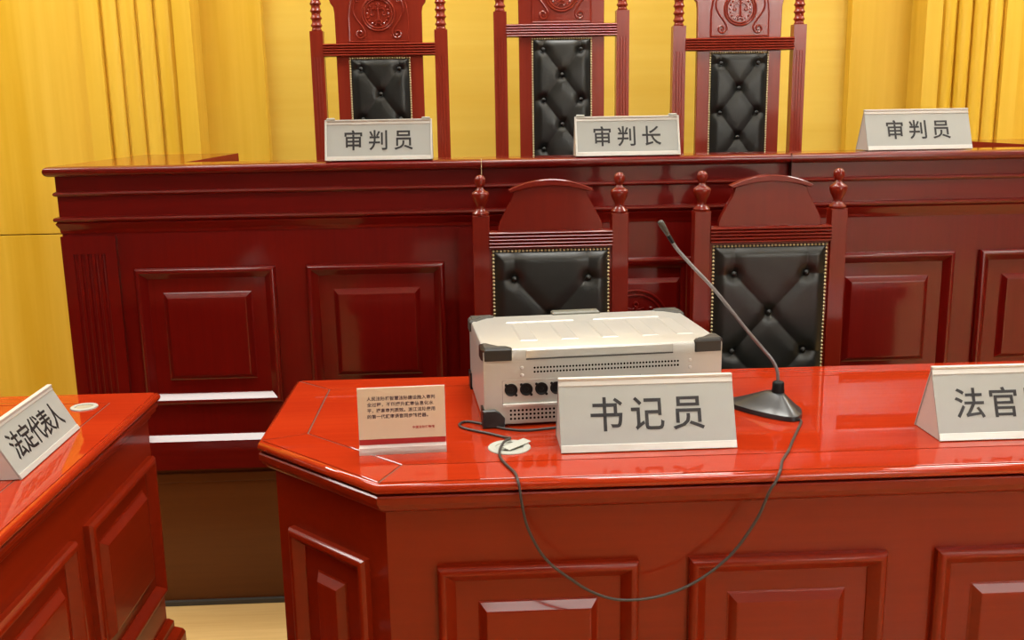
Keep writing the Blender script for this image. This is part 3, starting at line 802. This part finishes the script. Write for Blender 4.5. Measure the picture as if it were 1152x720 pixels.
# connector plate, sockets, ledge
bm = new(); sweep(bm, rect(.034, .300, .041, .086), [(0, -.0003), (0, .0006), (-.0012, .0006), (-.0012, -.0003)], True, facing((0, 0, 0), (0, -1, 0))); obj('socket_panel', bm, 'case_lip', case)
for k in range(9):
    x = .051 + .0288 * k
    m_ = facing((x, 0, .0675), (0, -1, 0))
    bm = new(); lathe(bm, [(.0122, -.0002), (.0122, .0014), (.0112, .0020), (.0095, .0016), (.0085, .0004), (.0040, .0003), (.0036, .0012), (0, .0012)], 26, m_)
    so = obj('socket', bm, 'black', case, smooth=True, angle=40)
    for dx, dz in ((-.0095, .0095), (.0095, -.0105)):
        bm = new(); lathe(bm, [(.0026, -.0002), (.0026, .0014), (0, .0016)], 10, facing((x + dx, 0, .0675 + dz), (0, -1, 0)))
        obj('socket_screw', bm, 'black', so)
bm = new(); stack(bm, rect(.034, .142, -.006, .002), [(0, .0365), (0, .0405), (-.001, .0415)]); obj('ledge', bm, 'case_lip', case)
bm = new(); box(bm, .142, .1435, -.003, .002, .002, .046); obj('ledge_side', bm, 'case_lip', case)
# corner guards
def guard_top(sx, sy):
    m_ = Matrix.Translation((0 if sx > 0 else CW, 0 if sy > 0 else CD, 0)) @ Matrix.Diagonal((sx, sy, 1, 1))
    bm = new(); e = .004
    pl = [(-e, .010), (.003, -e + .001), (.052, -e), (.055, .004), (.050, .014), (.036, .019), (.026, .030), (.012, .046), (-e, .046)]
    lo_ = pl if sx * sy > 0 else pl
    stack(bm, pl if True else pl, [(0, CHh - .021), (0, CHh - .001), (-.0025, CHh + .0025), (-.006, CHh + .0032)], m_)
    o = obj('corner_guard', bm, 'guard_dark' if sy > 0 else 'guard', lid, smooth=True, angle=35)
    bm = new(); stack(bm, [(.002, .002), (.048, .002), (.044, .010), (.028, .014), (.018, .026), (.010, .040), (.002, .040)], [(0, CHh + .003), (-.001, CHh + .0045), (-.003, CHh + .005)], m_)
    obj('guard_cap', bm, 'guard', o, smooth=True, angle=35)
for sx in (1, -1):
    for sy in (1, -1): guard_top(sx, sy)
for sx in (1, -1):
    for sy in (1, -1):
        m_ = Matrix.Translation((0 if sx > 0 else CW, 0 if sy > 0 else CD, 0)) @ Matrix.Diagonal((sx, sy, 1, 1))
        bm = new(); P = [(-.004, -.004), (.038, -.004), (.038, .014), (.028, .026), (.020, .031), (-.004, .031)]
        F_ = m_ @ facing((0, -.004, 0), (0, -1, 0))
        stack(bm, P, [(0, -.010), (0, 0), (-.002, .0025)], F_)
        P2 = [(-.004, -.004), (.034, -.004), (.034, .030), (.018, .047), (-.004, .047)]
        box(bm, -.004, .004, 0, .034, -.004, .031, m_)
        obj('corner_guard', bm, 'guard_dark', case)
# handle folded at the back edge
bm = new(); stack(bm, rect(.180, .284, CD - .012, CD + .016), [(-.002, CHh - .012), (0, CHh - .008), (0, CHh + .003), (-.003, CHh + .006)]); obj('handle', bm, 'handle', case, smooth=True, angle=35)

# ---------------------------------------------------------------- gooseneck microphone
mic = thing('gooseneck_microphone', 'thin gooseneck microphone on a dark wedge base, right of the case', 'microphone', (.575, 1.825, TZ + .0006))
bm = new()
O = Vector((.575, 1.825))
outl = [(.519, 1.898), (.512, 1.862), (.528, 1.828), (.560, 1.788), (.590, 1.762), (.607, 1.757), (.620, 1.766), (.632, 1.790), (.638, 1.822), (.630, 1.862), (.600, 1.890), (.560, 1.902)]
outl = [(p.x - O.x, p.y - O.y) for p in [Vector((a, b)) for a, b in outl]]
op = [tuple(v)[:2] for v in smooth_path([(a, b, 0) for a, b in outl], 4, closed=True)]
nk = (.597 - O.x, 1.832 - O.y)
def lerp(p, f, c=nk): return (c[0] + (p[0] - c[0]) * f, c[1] + (p[1] - c[1]) * f)
levels = [(1, .000), (1.0, .005), (.985, .009), (.86, .0125), (.70, .0185), (.50, .0265), (.30, .035), (.22, .0375)]
rings = [[bm.verts.new((*lerp(p, f), z)) for p in op] for f, z in levels]
for a, b_ in zip(rings, rings[1:]):
    for i in range(len(op)): j = (i + 1) % len(op); bm.faces.new((a[i], a[j], b_[j], b_[i]))
bm.faces.new(rings[0][::-1]); bm.faces.new(rings[-1])
obj('base', bm, 'mic_base', mic, smooth=True, angle=40)
bm = new(); lathe(bm, [(.012, .034), (.0125, .040), (.0115, .046), (.0112, .056), (.0095, .0585), (.006, .060), (0, .060)], 24, Matrix.Translation((nk[0], nk[1], 0))); obj('collar', bm, 'black', mic, smooth=True, angle=45)
gp = [(.597, 1.832, .855), (.594, 1.833, .880), (.585, 1.836, .900), (.568, 1.84, .921), (.533, 1.84, .962), (.497, 1.84, 1.007), (.462, 1.84, 1.049), (.425, 1.84, 1.088), (.397, 1.84, 1.119), (.385, 1.84, 1.136), (.377, 1.84, 1.149)]
gp = [(a - O.x, b - O.y, c - TZ) for a, b, c in gp]
sp = smooth_path(gp, 6)
bm = new(); tube(bm, sp, .0033, 12); obj('gooseneck', bm, 'neck', mic, smooth=True)
bm = new(); e = Vector(gp[-1]); d = (Vector(gp[-1]) - Vector(gp[-2])).normalized()
tube(bm, [e - d * .002, e + d * .002, e + d * .012, e + d * .024, e + d * .030, e + d * .032], [.0036, .0044, .0052, .0060, .0056, .003], 16); obj('microphone_head', bm, 'guard', mic, smooth=True, angle=50)
bm = new(); tube(bm, [e - d * .018, e - d * .004, e - d * .001], [.0037, .0043, .0040], 12); obj('neck_sleeve', bm, 'black', mic, smooth=True)

# ---------------------------------------------------------------- cable
r = .0024; z = TZ + r + .0004
path3 = [(.606, 1.776, z + .008), (.618, 1.766, z), (.616, 1.748, z), (.597, 1.708, z), (.570, 1.653, z), (.541, 1.592, z), (.516, 1.546, z), (.503, 1.512, z + .0015), (.4945, 1.4935, z - .001), (.487, 1.488, .788),
         (.477, 1.487, .772), (.457, 1.487, .723), (.415, 1.487, .662), (.357, 1.487, .617), (.298, 1.487, .595), (.239, 1.487, .591), (.195, 1.487, .604), (.158, 1.487, .628), (.113, 1.487, .668), (.086, 1.488, .718), (.076, 1.488, .760),
         (.072, 1.492, TZ - .010), (.069, 1.503, z), (.066, 1.530, z), (.055, 1.565, z), (.046, 1.600, z), (.045, 1.630, z + .003), (.054, 1.665, z + .007), (.066, 1.690, z + .005), (.056, 1.712, z), (.030, 1.735, z), (.000, 1.757, z), (-.020, 1.776, z), (-.026, 1.796, z), (-.014, 1.812, z),
         (.008, 1.802, z), (.035, 1.780, z), (.065, 1.758, z), (.100, 1.748, z), (.150, 1.758, z), (.200, 1.775, z), (.250, 1.790, z), (.285, 1.793, z)]
bm = new(); tube(bm, smooth_path(path3, 7), r, 8)
cb = obj('microphone_cable', bm, 'cable', smooth=True); cb['label'] = 'thin grey cable looping over the desk front edge from the microphone'; cb['category'] = 'cable'

# ---------------------------------------------------------------- light
def lamp(x, y, w, h, power, col=(1, .995, .93), z=3.17, rot=(0, 0, 0), spread=180):
    l = bpy.data.lights.new('ceiling_or_fill_lamp', 'AREA'); l.shape = 'RECTANGLE'; l.size = w; l.size_y = h; l.spread = math.radians(spread); l.energy = power; l.color = col
    o = bpy.data.objects.new('ceiling_or_fill_lamp', l); COL.objects.link(o); o.location = (x, y, z); o.rotation_euler = rot
    return o
for x in (-1.4, .45, 2.3):
    for y, p in ((-1.0, 8), (.4, 13), (1.72, 19), (3.0, 34)):
        lamp(x, y, .85, .5, p * (.78 if y < 2 else 1), spread=115 if y < 2 else 180)
for x in (-2.9, 3.9): lamp(x, 2.8, .85, .5, 44)  # extra unseen lamps added to brighten both ends of the back wall
# the pale far wall behind the photographer, brightened by an added lamp for its reflection
bm = new(); box(bm, 1.0, 5.5, -3.6, -3.5, 0, 3.2); struct('wall_front', bm, 'ceiling')
lamp(3.0, -2.9, 2.0, .3, 330, rot=(math.radians(-35), 0, 0))
w = bpy.data.worlds.new('room_light'); scene.world = w; w.use_nodes = True
w.node_tree.nodes['Background'].inputs[0].default_value = (1, .82, .62, 1); w.node_tree.nodes['Background'].inputs[1].default_value = .07

# ---------------------------------------------------------------- camera
F_PX, PITCH, YAW, ROLL = 1109.273, .206955532, .0430428, -.0164991675
f = Vector((math.sin(YAW), math.cos(YAW), 0)); rt = Vector((math.cos(YAW), -math.sin(YAW), 0)); up = Vector((0, 0, 1))
Fw = f * math.cos(PITCH) - up * math.sin(PITCH); U = f * math.sin(PITCH) + up * math.cos(PITCH)
Rr = rt * math.cos(ROLL) + U * math.sin(ROLL); Ur = -rt * math.sin(ROLL) + U * math.cos(ROLL)
cd_ = bpy.data.cameras.new('camera'); cam = bpy.data.objects.new('camera', cd_); COL.objects.link(cam)
mt = Matrix((Rr, Ur, -Fw)).transposed().to_4x4(); mt.translation = (0, 0, 1.38); cam.matrix_world = mt
cd_.sensor_fit = 'HORIZONTAL'; cd_.sensor_width = 36; cd_.lens = F_PX / 1152 * 36; cd_.clip_start = .02
scene.camera = cam
scene.view_settings.view_transform = 'Standard'; scene.view_settings.look = 'None'
scene.view_settings.exposure = 0; scene.view_settings.gamma = 1; scene.view_settings.use_curve_mapping = False
